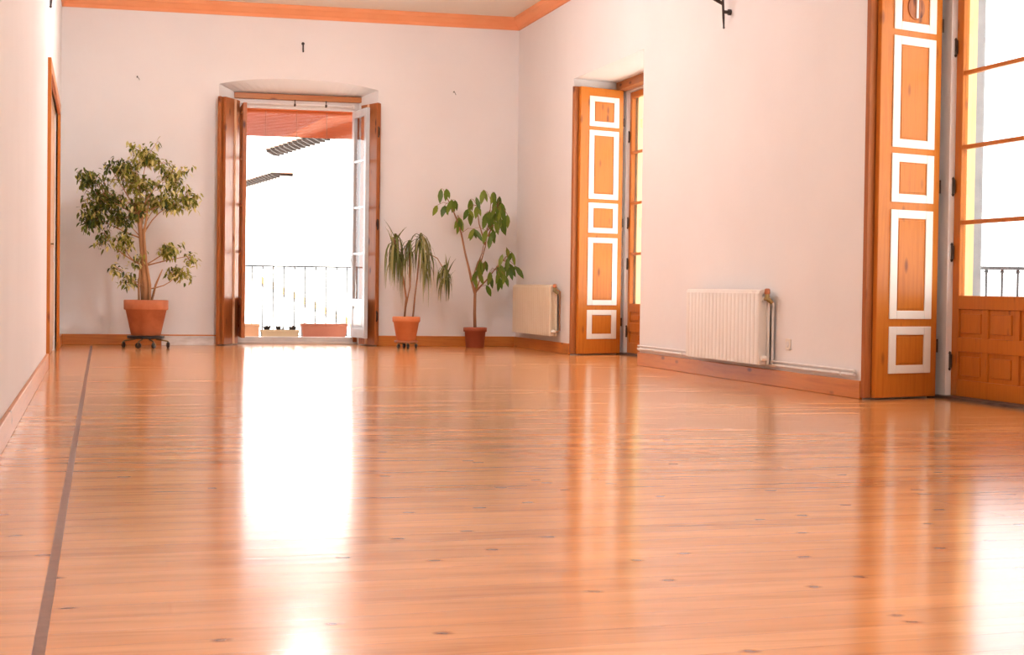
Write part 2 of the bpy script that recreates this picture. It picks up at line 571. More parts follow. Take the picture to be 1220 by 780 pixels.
# ---------------------------------------------------------------- glazed french windows
def leaf_door(parent, width, ptop, zs, z0, ztop, cols, wmat, rows, name='door_leaf', st=0.085):
    """glazed door leaf in its own frame: x from 0 (hinge) to width, y thickness, glazed above ptop"""
    th = 0.045
    root = empty(name, (0, 0, 0))
    root.parent = parent
    bm = BM()
    box(bm, 0, st, 0, th, z0, ztop)
    box(bm, width - st, width, 0, th, z0, ztop)
    box(bm, st, width - st, 0, th, ztop - st, ztop)
    box(bm, st, width - st, 0, th, ptop - 0.09, ptop)
    for z in zs:
        box(bm, st, width - st, 0.006, th - 0.006, z - 0.014, z + 0.014)
    # panelled lower part
    box(bm, st, width - st, 0.014, th - 0.014, z0, ptop - 0.09)
    box(bm, st, width - st, 0, th, z0, z0 + 0.11)
    inner = width - 2 * st
    gap = 0.07
    pw = (inner - gap * (cols - 1)) / cols
    for c in range(1, cols):
        x = st + c * pw + (c - 1) * gap
        box(bm, x, x + gap, 0, th, z0 + 0.11, ptop - 0.09)
    zb, zt = z0 + 0.11, ptop - 0.09
    rg = 0.095
    ph = (zt - zb - rg * (rows - 1)) / rows
    for r in range(rows):
        if r:
            z = zb + r * ph + (r - 1) * rg
            box(bm, st, width - st, -0.001, th + 0.001, z, z + rg)
        for c in range(cols):
            x = st + c * (pw + gap)
            z = zb + r * (ph + rg)
            box(bm, x + 0.03, x + pw - 0.03, 0.004, th - 0.004, z + 0.03, z + ph - 0.03)
    o = obj('leaf_frame', bm, wmat, root, bevel=0.004)
    bm = BM()
    box(bm, st, width - st, th * 0.45, th * 0.55, ptop, ztop - st)
    obj('glass', bm, M['glass'], root)
    return root


def hinge(parent, x, y, z):
    bm = BM()
    tube(bm, [(x, y, z - 0.05), (x, y, z + 0.05)], 0.007, 10)
    tube(bm, [(x, y, z - 0.065), (x, y, z - 0.05)], [0.004, 0.012], 10)
    tube(bm, [(x, y, z + 0.05), (x, y, z + 0.065)], [0.012, 0.004], 10)
    box(bm, x - 0.002, x + 0.03, y - 0.004, y + 0.001, z - 0.045, z + 0.045)
    return obj('hinge', bm, M['dark_metal'], parent)


def right_window(J, n, ptop, zs, jw, st):
    root = empty('window_%d' % n, (XW, J + 0.24, 0))
    tag(root, kind='structure')
    w = 2.78
    # local axes: +x into the wall thickness, -y towards the camera along the wall
    bm = BM()
    box(bm, 0.0, 0.10, -w, 0, 2.83, 2.93)
    box(bm, 0.0, 0.10, -jw, 0, 0.0, 2.83)
    box(bm, 0.0, 0.10, -w, -w + jw, 0.0, 2.83)
    obj('window_frame', bm, M['white_paint'], root, bevel=0.004)
    bm = BM()
    box(bm, -0.11, 0.0, -w + 0.02, -0.02, 2.845, 2.93)
    obj('frame_head', bm, M['pine_head'], root, bevel=0.004)
    bm = BM()
    box(bm, -0.06, 0.20, -w, 0, 0, 0.019)
    obj('threshold', bm, M['dark_stone'], root)
    lw = (w - 2 * jw) / 2 - 0.003
    for s in (0, 1):
        lf = leaf_door(root, lw, ptop, zs, 0.02, 2.825, 3, M['pine'], 2, st=st)
        lf.rotation_euler = (0, 0, -PI / 2)
        if s == 0:
            lf.location = (0.04, -jw, 0)
        else:
            lf.location = (0.04, -jw - lw - 0.004, 0)
        lf.location.x += 0.0
        if s == 0:
            for z in (0.25, 0.98, 1.42, 2.35):
                hinge(lf, 0.0, -0.010, z)
    return root


# leaf_door is built with +y as its thickness; turned by -90 degrees its +x runs towards the camera
right_window(JS[0], 2, 0.55, (1.085, 1.63, 2.175), 0.08, 0.065)
right_window(JS[1], 3, 0.69, (1.177, 1.678, 2.171), 0.16, 0.085)
for J in JS:
    portal((XO + 0.02, J - 1.1, 1.46), (-1, 0, 0), 2.68, 2.9)
portal(((IX0 + IX1) / 2, YE + 0.02, 1.45), (0, -1, 0), IX1 - IX0, 2.9)
portal((2.3, BACK - 0.42, 1.75), (0, 1, 0), 4.0, 3.1)

# far balcony door
w1 = empty('window_1', ((IX0 + IX1) / 2, YI, 0))
tag(w1, kind='structure')
hw = (IX1 - IX0) / 2
bm = BM()
box(bm, -hw - 0.02, hw + 0.02, -0.06, 0.0, 2.89, 2.955)
obj('frame_head', bm, wood('red_brown_pine_far_lintel', (0.50, 0.19, 0.055), (0.40, 0.13, 0.035), (0.12, 0.03, 0.01), 'x', 0.4), w1, bevel=0.004)
bm = BM()
box(bm, -hw, hw, 0.0, 0.08, 2.79, 2.955)
obj('transom', bm, M['white_paint'], w1, bevel=0.004)
bm = BM()
box(bm, -hw, -hw + 0.045, -0.01, 0.08, 0.0, 2.79)
box(bm, hw - 0.045, hw, -0.01, 0.08, 0.0, 2.79)
obj('window_frame', bm, M['pine_dark'], w1, bevel=0.004)
bm = BM()
box(bm, -hw, hw, -0.02, 0.10, 0.0, 0.03)
box(bm, -hw, hw, 0.03, 0.10, 0.03, 0.085)
obj('threshold', bm, noisy('grey_marble_threshold', (0.55, 0.52, 0.5), (0.66, 0.63, 0.6), 6, 0.4), w1, bevel=0.003)
lw = 0.60
lf = leaf_door(w1, lw, 0.55, (1.085, 1.63, 2.175), 0.09, 2.78, 1, M['pine_dark'], 1)
lf.location = (-hw + 0.046, -0.015, 0)
lf.rotation_euler = (0, 0, math.radians(-91))
hinge(lf, 0.0, 0.055, 1.0)
lf = leaf_door(w1, lw, 0.55, (1.085, 1.63, 2.175), 0.09, 2.78, 1, M['grey_sheen'], 1)
lf.location = (hw - 0.085, -0.025, 0)
lf.rotation_euler = (0, 0, math.radians(-83))
hinge(lf, 0.0, -0.01, 1.0)


# left door
dr = empty('door_1', (L, (DY0 + DY1) / 2, 0))
tag(dr, kind='structure')
hd = (DY1 - DY0) / 2
bm = BM()
box(bm, -0.02, 0.028, -hd - 0.09, -hd, 0, DZ)
box(bm, -0.02, 0.028, hd, hd + 0.09, 0, DZ)
box(bm, -0.02, 0.028, -hd - 0.09, hd + 0.09, DZ, DZ + 0.10)
obj('door_casing', bm, M['pine'], dr, bevel=0.004)
bm = BM()
box(bm, -0.08, -0.035, -hd, 0.0, 0.01, DZ)
for z0, z1 in ((0.15, 0.9), (1.05, 2.25)):
    box(bm, -0.035, -0.025, -hd + 0.15, -0.15, z0, z1)
obj('door_leaf', bm, M['pine'], dr, bevel=0.004)
bm = BM()
box(bm, -0.08, -0.035, 0.003, hd, 0.01, DZ)
for z0, z1 in ((0.15, 0.9), (1.05, 2.25)):
    box(bm, -0.035, -0.025, 0.15, hd - 0.15, z0, z1)
obj('door_leaf', bm, M['pale_pine'], dr, bevel=0.004)
bm = BM()
tube(bm, [(-0.035, -0.08, 1.05), (0.012, -0.08, 1.05), (0.012, -0.08, 1.05), (0.012, -0.19, 1.05)], 0.009, 8)
obj('door_handle', bm, M['brass'], dr)


# ---------------------------------------------------------------- folding shutters
RINGS = [(0.17, 0.48), (0.53, 1.25), (1.30, 1.62), (1.66, 2.39), (2.43, 2.75)]


def make_shutter(label, group, latch=False, w=0.585, x0=0.115, x1=0.065, plain=None):
    root = empty('folding_shutter', (0, 0, 0))
    tag(root, label, 'shutter', group)
    zt, z0 = 2.84, 0.012
    bm = BM()
    box(bm, 0, w, 0, 0.036, z0, zt)
    obj('front_leaf', bm, M['pine'], root, bevel=0.005)
    for (a, b) in ([] if plain else RINGS):
        bm = BM()
        xa, xb = x0, w - x1
        t, tz = 0.068, 0.055
        y0, y1 = -0.009, 0.0
        box(bm, xa, xa + t, y0, y1, a, b)
        box(bm, xb - t, xb, y0, y1, a, b)
        box(bm, xa + t, xb - t, y0, y1, a, a + tz)
        box(bm, xa + t, xb - t, y0, y1, b - tz, b)
        mo = obj('panel_moulding', bm, M['cream_paint'], root, bevel=0.003)
        bm = BM()
        box(bm, xa + t + 0.012, xb - t - 0.012, -0.005, 0, a + tz + 0.012, b - tz - 0.012)
        obj('raised_panel', bm, M['pine'], root, bevel=0.003)
    if plain:
        bm = BM()
        tube(bm, [(plain, 0.002, z0 + 0.004), (plain, 0.002, zt - 0.004)], 0.020, 10)
        e_ = obj('edge_highlight', bm, M['pale_pine'], root)  # pale bead modelled for the light caught between the leaves
        e_['label'] = 'pale bead drawn for the highlight along the edge'
    bm = BM()
    box(bm, -0.055, w - 0.05, 0.042, 0.078, z0, zt)
    obj('back_leaf', bm, M['pine_dark'], root, bevel=0.005)
    for z in (0.35, 1.42, 2.5):
        hinge(root, w + 0.004, 0.02, z)
    if latch:
        cx, cz = (x0 + w - x1) / 2, 2.585
        bm = BM()
        tube(bm, [(cx, -0.004, cz), (cx, -0.012, cz)], [0.082, 0.078], 28)
        kn = obj('latch_plate', bm, M['pine_dark'], root)
        kn['label'] = 'round dark latch plate set in the top panel'
        bm = BM()
        box(bm, cx - 0.009, cx + 0.009, -0.022, -0.011, cz - 0.07, cz + 0.07)
        obj('latch_bar', bm, M['white_paint'], kn, bevel=0.003)
    return root


s1 = make_shutter('orange pine folding shutter with cream panel mouldings and round latch, large beside the nearest window', 'pine shutters', latch=True)
s1.location = (4.945, 9.85, 0)
s1.rotation_euler = (0, 0, math.radians(20.5))
s2 = make_shutter('orange pine folding shutter with five cream moulded panels, right of the cream radiator', 'pine shutters')
s2.location = (4.955, 16.74, 0)
s2.rotation_euler = (0, 0, math.radians(22))
# on the splays of the balcony door, seen nearly edge on
s3 = make_shutter('narrow brown folding shutter seen edge-on at the left side of the far balcony door', 'pine shutters', w=0.40, plain=0.26)
s3.location = (1.43, 19.08, 0)
s3.rotation_euler = (0, 0, math.radians(62))
s4 = make_shutter('narrow brown folding shutter seen edge-on at the right side of the far balcony door', 'pine shutters', w=0.40, plain=0.19)
s4.location = (3.040, 19.445, 0)
s4.rotation_euler = (0, 0, math.radians(-71))
for s in (s3, s4):
    for ch in [x for x in bpy.data.objects if x.parent == s]:
        if ch.name.startswith(('front_leaf', 'raised_panel')):
            ch.data.materials[0] = M['pine_dark']

# ---------------------------------------------------------------- blind and rod of the balcony door
bl = empty('roll_down_blind', (2.31, YE + 0.03, 2.475))
tag(bl, 'rust brown woven blind rolled half up over the far balcony door', 'blind')
bm = BM()
nsl = 22
for i in range(nsl):
    z = i * 0.3 / nsl
    box(bm, -0.69, 0.69, 0.0, 0.012, z + 0.0008, z + 0.3 / nsl - 0.0008)
obj('slat_curtain', bm, M['blind'], bl)
bm = BM()
tube(bm, [(-0.69, 0.03, 0.33), (0.69, 0.03, 0.33)], 0.045, 16)
obj('roll', bm, M['blind'], bl, smooth=False)
for x in (-0.35, 0.02, 0.38):
    bm = BM()
    tube(bm, [(x, -0.004, -0.01), (x, -0.004, 0.32)], 0.003, 6)
    obj('cord', bm, M['bark_dark'], bl)
rod = empty('curtain_rod', (2.295, YI - 0.06, 2.835))
tag(rod, 'thin white curtain rod across the top of the far balcony door', 'curtain rod')
bm = BM()
tube(bm, [(-0.66, 0, 0), (0.66, 0, 0)], 0.011, 10)
obj('pole', bm, M['white_paint'], rod)
for x in (-0.02, 0.35):
    bm = BM()
    tube(bm, [(x, 0, 0), (x, 0, 0.06)], 0.006, 6)
    lathe(bm, [(0, -0.022), (0.016, -0.012), (0.016, 0.01), (0, 0.018)], x, 0, 0, 10)
    obj('bracket', bm, M['dark_metal'], rod)
for s in (-1, 1):
    bm = BM()
    tube(bm, [(0.655 * s, 0, 0), (0.67 * s, 0, 0), (0.685 * s, 0, 0), (0.698 * s, 0, 0)], [0.011, 0.022, 0.022, 0.006], 12)
    obj('finial', bm, M['white_paint'], rod)


# ---------------------------------------------------------------- radiators and pipes
def make_radiator(label, n, pitch, h, depth, mat, length_name='white radiator'):
    root = empty('radiator', (0, 0, 0))
    tag(root, label, 'radiator', None)
    # local: runs along -y from the far end (0), front face at x=-depth, wall at x=0
    bm = BM()
    g = 0.04
    for i in range(n):
        y1 = -i * pitch
        y0 = y1 - pitch
        c = (y0 + y1) / 2
        ht = pitch / 2 - 0.002
        # front blade with curved cheeks
        pts = []
        for a, b in ((-depth + 0.006, -ht), (-depth, -ht * 0.72), (-depth - 0.002, 0), (-depth, ht * 0.72), (-depth + 0.006, ht),
                     (-depth + 0.028, ht), (-depth + 0.03, 0.008), (-g - 0.02, 0.008), (-g - 0.018, ht * 0.8), (-g, ht * 0.8),
                     (-g, -ht * 0.8), (-g - 0.018, -ht * 0.8), (-g - 0.02, -0.008), (-depth + 0.03, -0.008), (-depth + 0.028, -ht)):
            pts.append((a, c + b))
        prism(bm, pts, 0.012, h - 0.03)
        # sloping top grille
        prism(bm, [(-depth + 0.004, h - 0.03), (-depth + 0.012, h - 0.008), (-depth + 0.03, h), (-g - 0.01, h), (-g, h - 0.03)], c - ht, c + ht, axis='y')
    b_ = obj('fins', bm, mat, root, bevel=0.0)
    bm = BM()
    for z in (0.06, h - 0.07):
        tube(bm, [(-depth * 0.62, 0.004, z), (-depth * 0.62, -n * pitch - 0.004, z)], 0.024, 14)
    for y in (-0.15, -n * pitch + 0.15):
        for z in (0.09, h - 0.1):
            box(bm, -g - 0.004, 0, y - 0.012, y + 0.012, z, z + 0.03)
    obj('manifold', bm, mat, root)
    ye = -n * pitch
    bm = BM()
    tube(bm, [(-depth * 0.62, ye - 0.004, h - 0.07), (-depth * 0.62, ye - 0.055, h - 0.07)], 0.014, 10)
    tube(bm, [(-depth * 0.62, ye - 0.04, h - 0.075), (-depth * 0.62, ye - 0.04, h - 0.035)], [0.02, 0.016], 12)
    tube(bm, [(-depth * 0.62, ye - 0.05, h - 0.07), (-depth * 0.4, ye - 0.07, h - 0.10)], [0.018, 0.014], 10)
    v = obj('valve', bm, M['brass'], root, smooth=False)
    bm = BM()
    tube(bm, [(-depth * 0.62, ye - 0.04, h - 0.035), (-depth * 0.62, ye - 0.04, h - 0.025), (-depth * 0.62, ye - 0.04, h + 0.002), (-depth * 0.62, ye - 0.04, h + 0.008)], [0.018, 0.022, 0.02, 0.012], 14)
    obj('valve_knob', bm, M['brown_plastic'], v)
    bm = BM()
    tube(bm, [(-depth * 0.62, ye - 0.004, 0.06), (-depth * 0.62, ye - 0.045, 0.06)], 0.013, 10)
    tube(bm, [(-depth * 0.62, ye - 0.03, 0.06), (-depth * 0.62 - 0.035, ye - 0.03, 0.06)], [0.02, 0.016], 12)
    obj('lockshield_valve', bm, M['radiator'], root)
    return root


ra = make_radiator('white ribbed radiator low on the right wall between the two shuttered window recesses', 20, 0.0775, 0.57, 0.135, M['radiator'])
ra.location = (R - 0.004, 12.95, 0.145)
rb = make_radiator('cream radiator in the far right corner beside the broad-leaved plant', 20, 0.081, 0.57, 0.135, M['radiator_cream'])
rb.location = (R - 0.004, 18.84, 0.175)

hp = empty('heating_pipe', (R - 0.022, 14.53, 0.155))
tag(hp, 'thin pale heating pipe running just above the skirting under the white radiator', 'pipe')
bm = BM()
tube(bm, [(0, 0, 0), (0, -4.50, 0)], 0.011, 8)
tube(bm, [(0, 0, 0.028), (0, -4.50, 0.028)], 0.008, 8)
tube(bm, [(0.0, -3.13, 0.011), (0.0, -3.13, 0.46), (-0.03, -3.12, 0.475), (-0.06, -3.11, 0.475)], 0.010, 8)
obj('pipe_run', bm, M['white_paint'], hp)
for y in (-0.05, -1.2, -2.9, -4.3):
    bm = BM()
    box(bm, -0.014, 0.022, y - 0.012, y + 0.012, -0.014, 0.012)
    obj('pipe_clip', bm, M['white_paint'], hp)
hp2 = empty('heating_pipe', (R - 0.022, 17.18, 0.25))
tag(hp2, 'thin upright pipe at the near end of the cream radiator in the far corner', 'pipe')
bm = BM()
tube(bm, [(-0.06, -0.06, -0.02), (-0.03, -0.08, 0.0), (-0.03, -0.08, 0.42), (-0.06, -0.06, 0.44)], 0.010, 8)
obj('pipe_run', bm, M['bark_dark'], hp2)

so = empty('wall_socket', (R, 11.15, 0.318))
tag(so, 'small cream wall socket low on the wall right of the white radiator', 'socket')
bm = BM()
box(bm, -0.012, 0, -0.04, 0.04, -0.04, 0.04)
f_ = obj('face_plate', bm, M['cream_paint'], so, bevel=0.004)
bm = BM()
tube(bm, [(-0.012, 0, 0), (-0.016, 0, 0)], [0.024, 0.022], 18)
tube(bm, [(-0.0165, -0.009, 0), (-0.0175, -0.009, 0)], 0.003, 8)
tube(bm, [(-0.0165, 0.009, 0), (-0.0175, 0.009, 0)], 0.003, 8)
obj('socket_insert', bm, M['white_paint'], so)


# ---------------------------------------------------------------- wrought iron wall brackets, hook, nails
def make_sconce(label):
    root = empty('wall_sconce', (0, 0, 0))
    tag(root, label, 'wall lamp', 'wrought iron wall lamps')
    # local: wall at x=0, room towards -x; origin at the foot of the back bar
    bm = BM()
    tube(bm, [(-0.058, 0, 0.0), (-0.062, 0, 0.08), (-0.07, 0, 0.22), (-0.07, 0, 0.62)], [0.007, 0.011, 0.011, 0.009], 8)
    lathe(bm, [(0, -0.012), (0.012, 0), (0, 0.012)], -0.058, 0, 0.0, 8)
    obj('back_bar', bm, M['iron'], root)
    for z in (0.125, 0.5):
        bm = BM()
        tube(bm, [(-0.066, 0, z), (-0.025, 0, z), (-0.024, 0, z), (0, 0, z)], [0.014, 0.014, 0.024, 0.024], 12)
        obj('wall_stud', bm, M['iron'], root)
    bm = BM()
    pts = [(-0.066, 0, 0.18)]
    for k in range(0, 25):
        a = -PI / 2 + k / 24 * PI * 1.75
        r = 0.12 - 0.07 * k / 24
        pts.append((-0.19 - r * math.cos(a) * 1.0, 0, 0.36 + r * math.sin(a)))
    tube(bm, pts, 0.008, 8)
    tube(bm, [(-0.07, 0, 0.19), (-0.12, 0, 0.225), (-0.19, 0, 0.24)], 0.010, 8)
    obj('scroll_arm', bm, M['iron'], root)
    bm = BM()
    tube(bm, [(-0.07, 0, 0.56), (-0.2, 0, 0.60), (-0.30, 0, 0.56), (-0.34, 0, 0.60)], 0.008, 8)
    lathe(bm, [(0, 0.0), (0.03, 0.0), (0.045, 0.02), (0.012, 0.02), (0.012, 0.08), (0, 0.08)], -0.34, 0, 0.60, 14)
    obj('candle_arm', bm, M['iron'], root)
    return root


k1 = make_sconce('black wrought iron wall lamp whose lower end shows high on the right wall')
k1.location = (R, 12.40, 2.80)
k2 = copy_tree(k1)
k2['label'] = 'tip of black wrought iron wall lamp at the top of the left wall'
k2.location = (L, 12.4, 2.685)
k2.rotation_euler = (0, 0, PI)
bm = BM()
tube(bm, [(0, 0, 0.05), (0, -0.014, 0.05), (0, -0.02, 0.03), (0, -0.02, -0.03), (0, -0.03, -0.045), (0, -0.042, -0.035)], 0.009, 8)
tube(bm, [(0, 0.0, 0.05), (0, -0.006, 0.05)], 0.018, 12)
o = obj('wall_hook', bm, M['iron'], loc=(2.316, D, 3.452))
tag(o, 'small black hook high on the far wall above the balcony door', 'hook')
for x, z, lb in ((0.438, 3.032, 'tiny grey nail in the far wall high above the ficus'), (4.104, 3.015, 'tiny grey nail in the far wall above the broad-leaved plant')):
    bm = BM()
    tube(bm, [(0, 0, 0), (0.004, -0.02, 0.004), (0.006, -0.022, 0.004)], [0.004, 0.004, 0.011], 8)
    tube(bm, [(0.006, -0.022, 0.004), (0.02, -0.018, -0.01), (0.03, -0.012, -0.03)], 0.003, 6)
    o = obj('wall_nail', bm, M['grey_iron'], loc=(x, D, z))
    tag(o, lb, 'nail')

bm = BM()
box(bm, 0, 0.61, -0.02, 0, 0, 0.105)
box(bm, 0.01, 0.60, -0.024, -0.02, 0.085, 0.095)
o = obj('skirting_glare_strip', bm, noisy('pale_skirting_glare', (0.60, 0.56, 0.52), (0.88, 0.86, 0.84), 5, 0.35, (1, 1, 3)), loc=(0.735, D - 0.024, 0.0), bevel=0.003)  # pale strip modelled in place of bright glare on the varnished skirting
tag(o, 'pale low board put in for the glare on the skirting right of the ficus', 'board')


# ---------------------------------------------------------------- added fill lamps: opal globes along the ceiling, unseen above the frame
def make_fill_pendant(label):
    root = empty('fill_pendant', (0, 0, 0))
    tag(root, label, 'fill lamp', 'added opal fill lamps along the ceiling')
    bm = BM()
    lathe(bm, [(0, -0.0), (0.06, 0.0), (0.055, -0.03), (0.012, -0.045), (0, -0.045)], 0, 0, 0, 20)
    obj('fill_lamp_rose', bm, M['brass'], root)
    bm = BM()
    tube(bm, [(0, 0, -0.04), (0, 0, -0.22)], 0.006, 8)
    obj('rod', bm, M['brass'], root)
    bm = BM()
    lathe(bm, [(0.05, -0.20), (0.06, -0.22), (0.06, -0.25), (0.05, -0.25)], 0, 0, 0, 20)
    obj('gallery', bm, M['brass'], root)
    bm = BM()
    n = 14
    lathe(bm, [(0.15 * math.sin(PI * i / n), -0.39 + 0.15 * math.cos(PI * i / n)) for i in range(n + 1)], 0, 0, 0, 28)
    obj('fill_globe', bm, M['opal'], root, smooth=True)
    return root


for (y, watts, which) in FILL_LAMPS:
    om = new_mat('opal_fill_glow', (0.9, 0.85, 0.8), 0.3)
    om.node_tree.nodes['Principled BSDF'].inputs['Emission Color'].default_value = (*FILL_COLOR, 1)
    om.node_tree.nodes['Principled BSDF'].inputs['Emission Strength'].default_value = watts * 1.1
    M['opal'] = om
    pd = make_fill_pendant('added fill lamp, opal globe close under the ceiling, ' + which)
    pd.location = (1.85, y, H)

# ---------------------------------------------------------------- plants
def pot_mesh(r_top, r_bot, h, rim_h, rim_t, seg=40):
    bm = BM()
    lathe(bm, [(0, 0), (r_bot - 0.01, 0), (r_bot, 0.008), (r_bot + (r_top - rim_t - r_bot) * 0.98, h - rim_h - 0.004),
               (r_top - 0.006, h - rim_h), (r_top - 0.002, h - rim_h + 0.006), (r_top, h - 0.008), (r_top - 0.006, h),
               (r_top - 0.022, h), (r_top - 0.028, h - 0.008), (r_top - 0.032, h - 0.05)], seg=seg)
    return bm


def add_leaf(bm, p, d, up, length, width, fold=0.15, droop=0.25, mi=0):
    d = d.normalized()
    s = d.cross(up)
    if s.length < 1e-3:
        s = d.cross(Vector((1, 0, 0)))
    s.normalize()
    nrm = s.cross(d).normalized()
    prof = [(0.0, 0.02), (0.22, 0.75), (0.5, 1.0), (0.78, 0.62), (1.0, 0.02)]
    rows = []
    for t, w in prof:
        c = p + d * (length * t) - nrm * 0 + Vector((0, 0, -1)) * (droop * length * t * t)
        hw_ = width / 2 * w
        rows.append((bm.verts.new(c - s * hw_ + nrm * fold * hw_), bm.verts.new(c), bm.verts.new(c + s * hw_ + nrm * fold * hw_)))
    for a, b in zip(rows, rows[1:]):
        for i in (0, 1):
            f = bm.faces.new((a[i], a[i + 1], b[i + 1], b[i]))
            f.material_index = mi
            f.smooth = True


def rv(rng, s=1.0):
    return Vector((rng.uniform(-1, 1), rng.uniform(-1, 1), rng.uniform(-1, 1))) * s


def curve_pts(a, b, rng, bend=0.06, n=5):
    a, b = Vector(a), Vector(b)
    off = rv(rng, bend)
    return [a.lerp(b, i / n) + off * math.sin(PI * i / n) for i in range(n + 1)]


# weeping ficus
PX, PY = 0.535, 18.30
fic = empty('potted_ficus', (PX, PY, 0.135))
tag(fic, 'tall bushy ficus with small variegated leaves in large terracotta pot, left of the balcony door', 'potted plant')
obj('pot', pot_mesh(0.238, 0.158, 0.385, 0.105, 0.02), M['terracotta'], fic, smooth=True)
bm = BM()
lathe(bm, [(0, 0.352), (0.1, 0.35), (0.208, 0.343)], seg=24)
obj('soil', bm, M['soil'], fic)
rng = random.Random(4)
base = Vector((PX, PY, 0.135))
trunk = [(-0.01, 0, 0.34), (0.0, 0.01, 0.5), (-0.03, 0.0, 0.75), (-0.055, 0.01, 1.05), (-0.085, 0, 1.3)]
bm = BM()
tube(bm, trunk, [0.042, 0.034, 0.031, 0.028, 0.022], 10)
tube(bm, [(-0.035, 0.03, 0.34), (-0.05, 0.02, 0.6), (-0.04, 0.02, 0.9), (-0.06, 0.02, 1.2), (0.0, 0.02, 1.5)], [0.02, 0.017, 0.016, 0.014, 0.008], 8)
tube(bm, [(0.03, -0.02, 0.34), (0.035, -0.03, 0.55), (-0.01, -0.03, 0.8), (-0.03, -0.03, 1.1), (0.02, 0.0, 1.45)], [0.022, 0.018, 0.018, 0.014, 0.008], 8)
tube(bm, [(-0.075, 0.0, 0.34), (-0.08, -0.02, 0.55), (-0.065, 0.0, 0.72), (-0.05, 0.0, 0.85)], [0.012, 0.012, 0.011, 0.008], 8)
tube(bm, [(0.05, 0.02, 0.34), (0.10, 0.0, 0.55), (0.17, 0.0, 0.72)], [0.013, 0.012, 0.006], 8)
# crowns traced as (centre x, height, half width, half height, half depth, leaves, material)
blobs = [(0.07, 1.66, 0.27, 0.26, 0.24, 210, 0), (-0.09, 1.84, 0.17, 0.14, 0.17, 90, 0), (-0.04, 1.42, 0.13, 0.22, 0.16, 110, 0),
         (0.54, 2.08, 0.26, 0.19, 0.24, 130, 1), (0.80, 1.90, 0.24, 0.20, 0.24, 120, 1), (0.444, 1.80, 0.32, 0.24, 0.28, 170, 1),
         (0.98, 1.66, 0.15, 0.20, 0.16, 60, 1), (0.28, 1.17, 0.20, 0.16, 0.18, 62, 1), (0.20, 0.89, 0.14, 0.12, 0.12, 22, 1),
         (0.38, 0.74, 0.16, 0.09, 0.13, 34, 1), (0.78, 1.08, 0.20, 0.11, 0.18, 72, 1), (0.88, 0.84, 0.16, 0.14, 0.15, 60, 1),
         (0.26, 1.42, 0.20, 0.15, 0.18, 90, 0), (0.30, 1.98, 0.14, 0.11, 0.14, 50, 0), (0.68, 1.60, 0.25, 0.16, 0.2, 90, 1),
         (0.14, 1.95, 0.1, 0.08, 0.1, 20, 0), (0.84, 1.58, 0.18, 0.12, 0.16, 50, 1), (0.40, 1.58, 0.25, 0.18, 0.2, 90, 1),
         (0.46, 0.98, 0.14, 0.10, 0.12, 22, 1), (0.98, 1.00, 0.08, 0.16, 0.1, 20, 1), (0.10, 1.20, 0.12, 0.12, 0.12, 26, 0)]
leaves = BM()
for (cx, cz, hx, hz, hy, n, mi) in blobs:
    c = Vector((cx, PY, cz)) - base
    # choose a spring point on the trunk
    src = min(trunk, key=lambda t: abs(t[2] - min(1.3, c.z * 0.78)) if c.z > 1.0 else abs(t[2] - c.z * 0.75))
    src = Vector(src)
    tube(bm, curve_pts(src, c, rng, 0.05), [0.010, 0.008, 0.006, 0.005, 0.004, 0.003], 6)
    tw = []
    for k in range(max(4, n // 9)):
        while True:
            q = rv(rng)
            if q.length <= 1:
                break
        e = c + Vector((q.x * hx, q.y * hy, q.z * hz)) * 1.0
        tw.append(curve_pts(c - Vector((0, 0, hz * 0.2)), e, rng, 0.03, 4))
        tube(bm, tw[-1], [0.004, 0.0035, 0.003, 0.0025, 0.002], 5)
    for k in range(int(n * 2.5)):
        t = rng.choice(tw)
        u = rng.uniform(0.25, 1.0)
        i = min(3, int(u * 4))
        p = t[i].lerp(t[i + 1], u * 4 - i) + rv(rng, 0.055)
        d = Vector((rng.uniform(-1, 1), rng.uniform(-1, 1), rng.uniform(-1.3, 0.25)))
        m_ = mi
        if rng.random() < 0.18:
            m_ = 1 - mi
        add_leaf(leaves, p, d, Vector((rng.uniform(-.5, .5), rng.uniform(-.5, .5), 1)), rng.uniform(0.045, 0.07), rng.uniform(0.022, 0.031), 0.3, 0.3, m_)
obj('trunk', bm, M['bark'], fic, smooth=True)
obj('foliage', leaves, [M['leaf_dark'], M['leaf_light']], fic)


def make_caddy(label, r, zdeck, wr, wheels, mat, deck_t=0.02):
    root = empty('plant_caddy', (0, 0, 0))
    tag(root, label, 'plant caddy')
    bm = BM()
    lathe(bm, [(0, zdeck - deck_t), (r - 0.01, zdeck - deck_t), (r, zdeck - deck_t + 0.006), (r, zdeck - 0.004), (r - 0.006, zdeck), (0, zdeck)], seg=32)
    obj('platform', bm, mat, root)
    for (x, y, a) in wheels:
        bm = BM()
        wheel(bm, (x, y, wr), wr, 0.026, a)
        w_ = obj('wheel', bm, M['black_plastic'], root)
        bm = BM()
        tube(bm, [(x * 0.45, y * 0.45, zdeck - deck_t - 0.006), (x * 0.92, y * 0.92, wr * 2 + 0.012), (x, y, wr * 2 + 0.006)], 0.009, 6)
        ax = Vector((math.cos(a), math.sin(a), 0)) * 0.018
        for s in (-1, 1):
            tube(bm, [Vector((x, y, wr * 2 + 0.008)), Vector((x, y, wr * 1.5)) + ax * s, Vector((x, y, wr)) + ax * s], 0.004, 6)
        obj('fork', bm, M['brass'], w_)
    return root


c1 = make_caddy('dark round wheeled caddy on castors under the large terracotta ficus pot', 0.20, 0.135, 0.033,
                [(-0.235, 0.06, 0.4), (-0.085, -0.22, 1.2), (0.075, -0.235, 2.6), (0.235, -0.03, 0.2)], M['black_plastic'], 0.032)
c1.location = (PX, PY, 0)

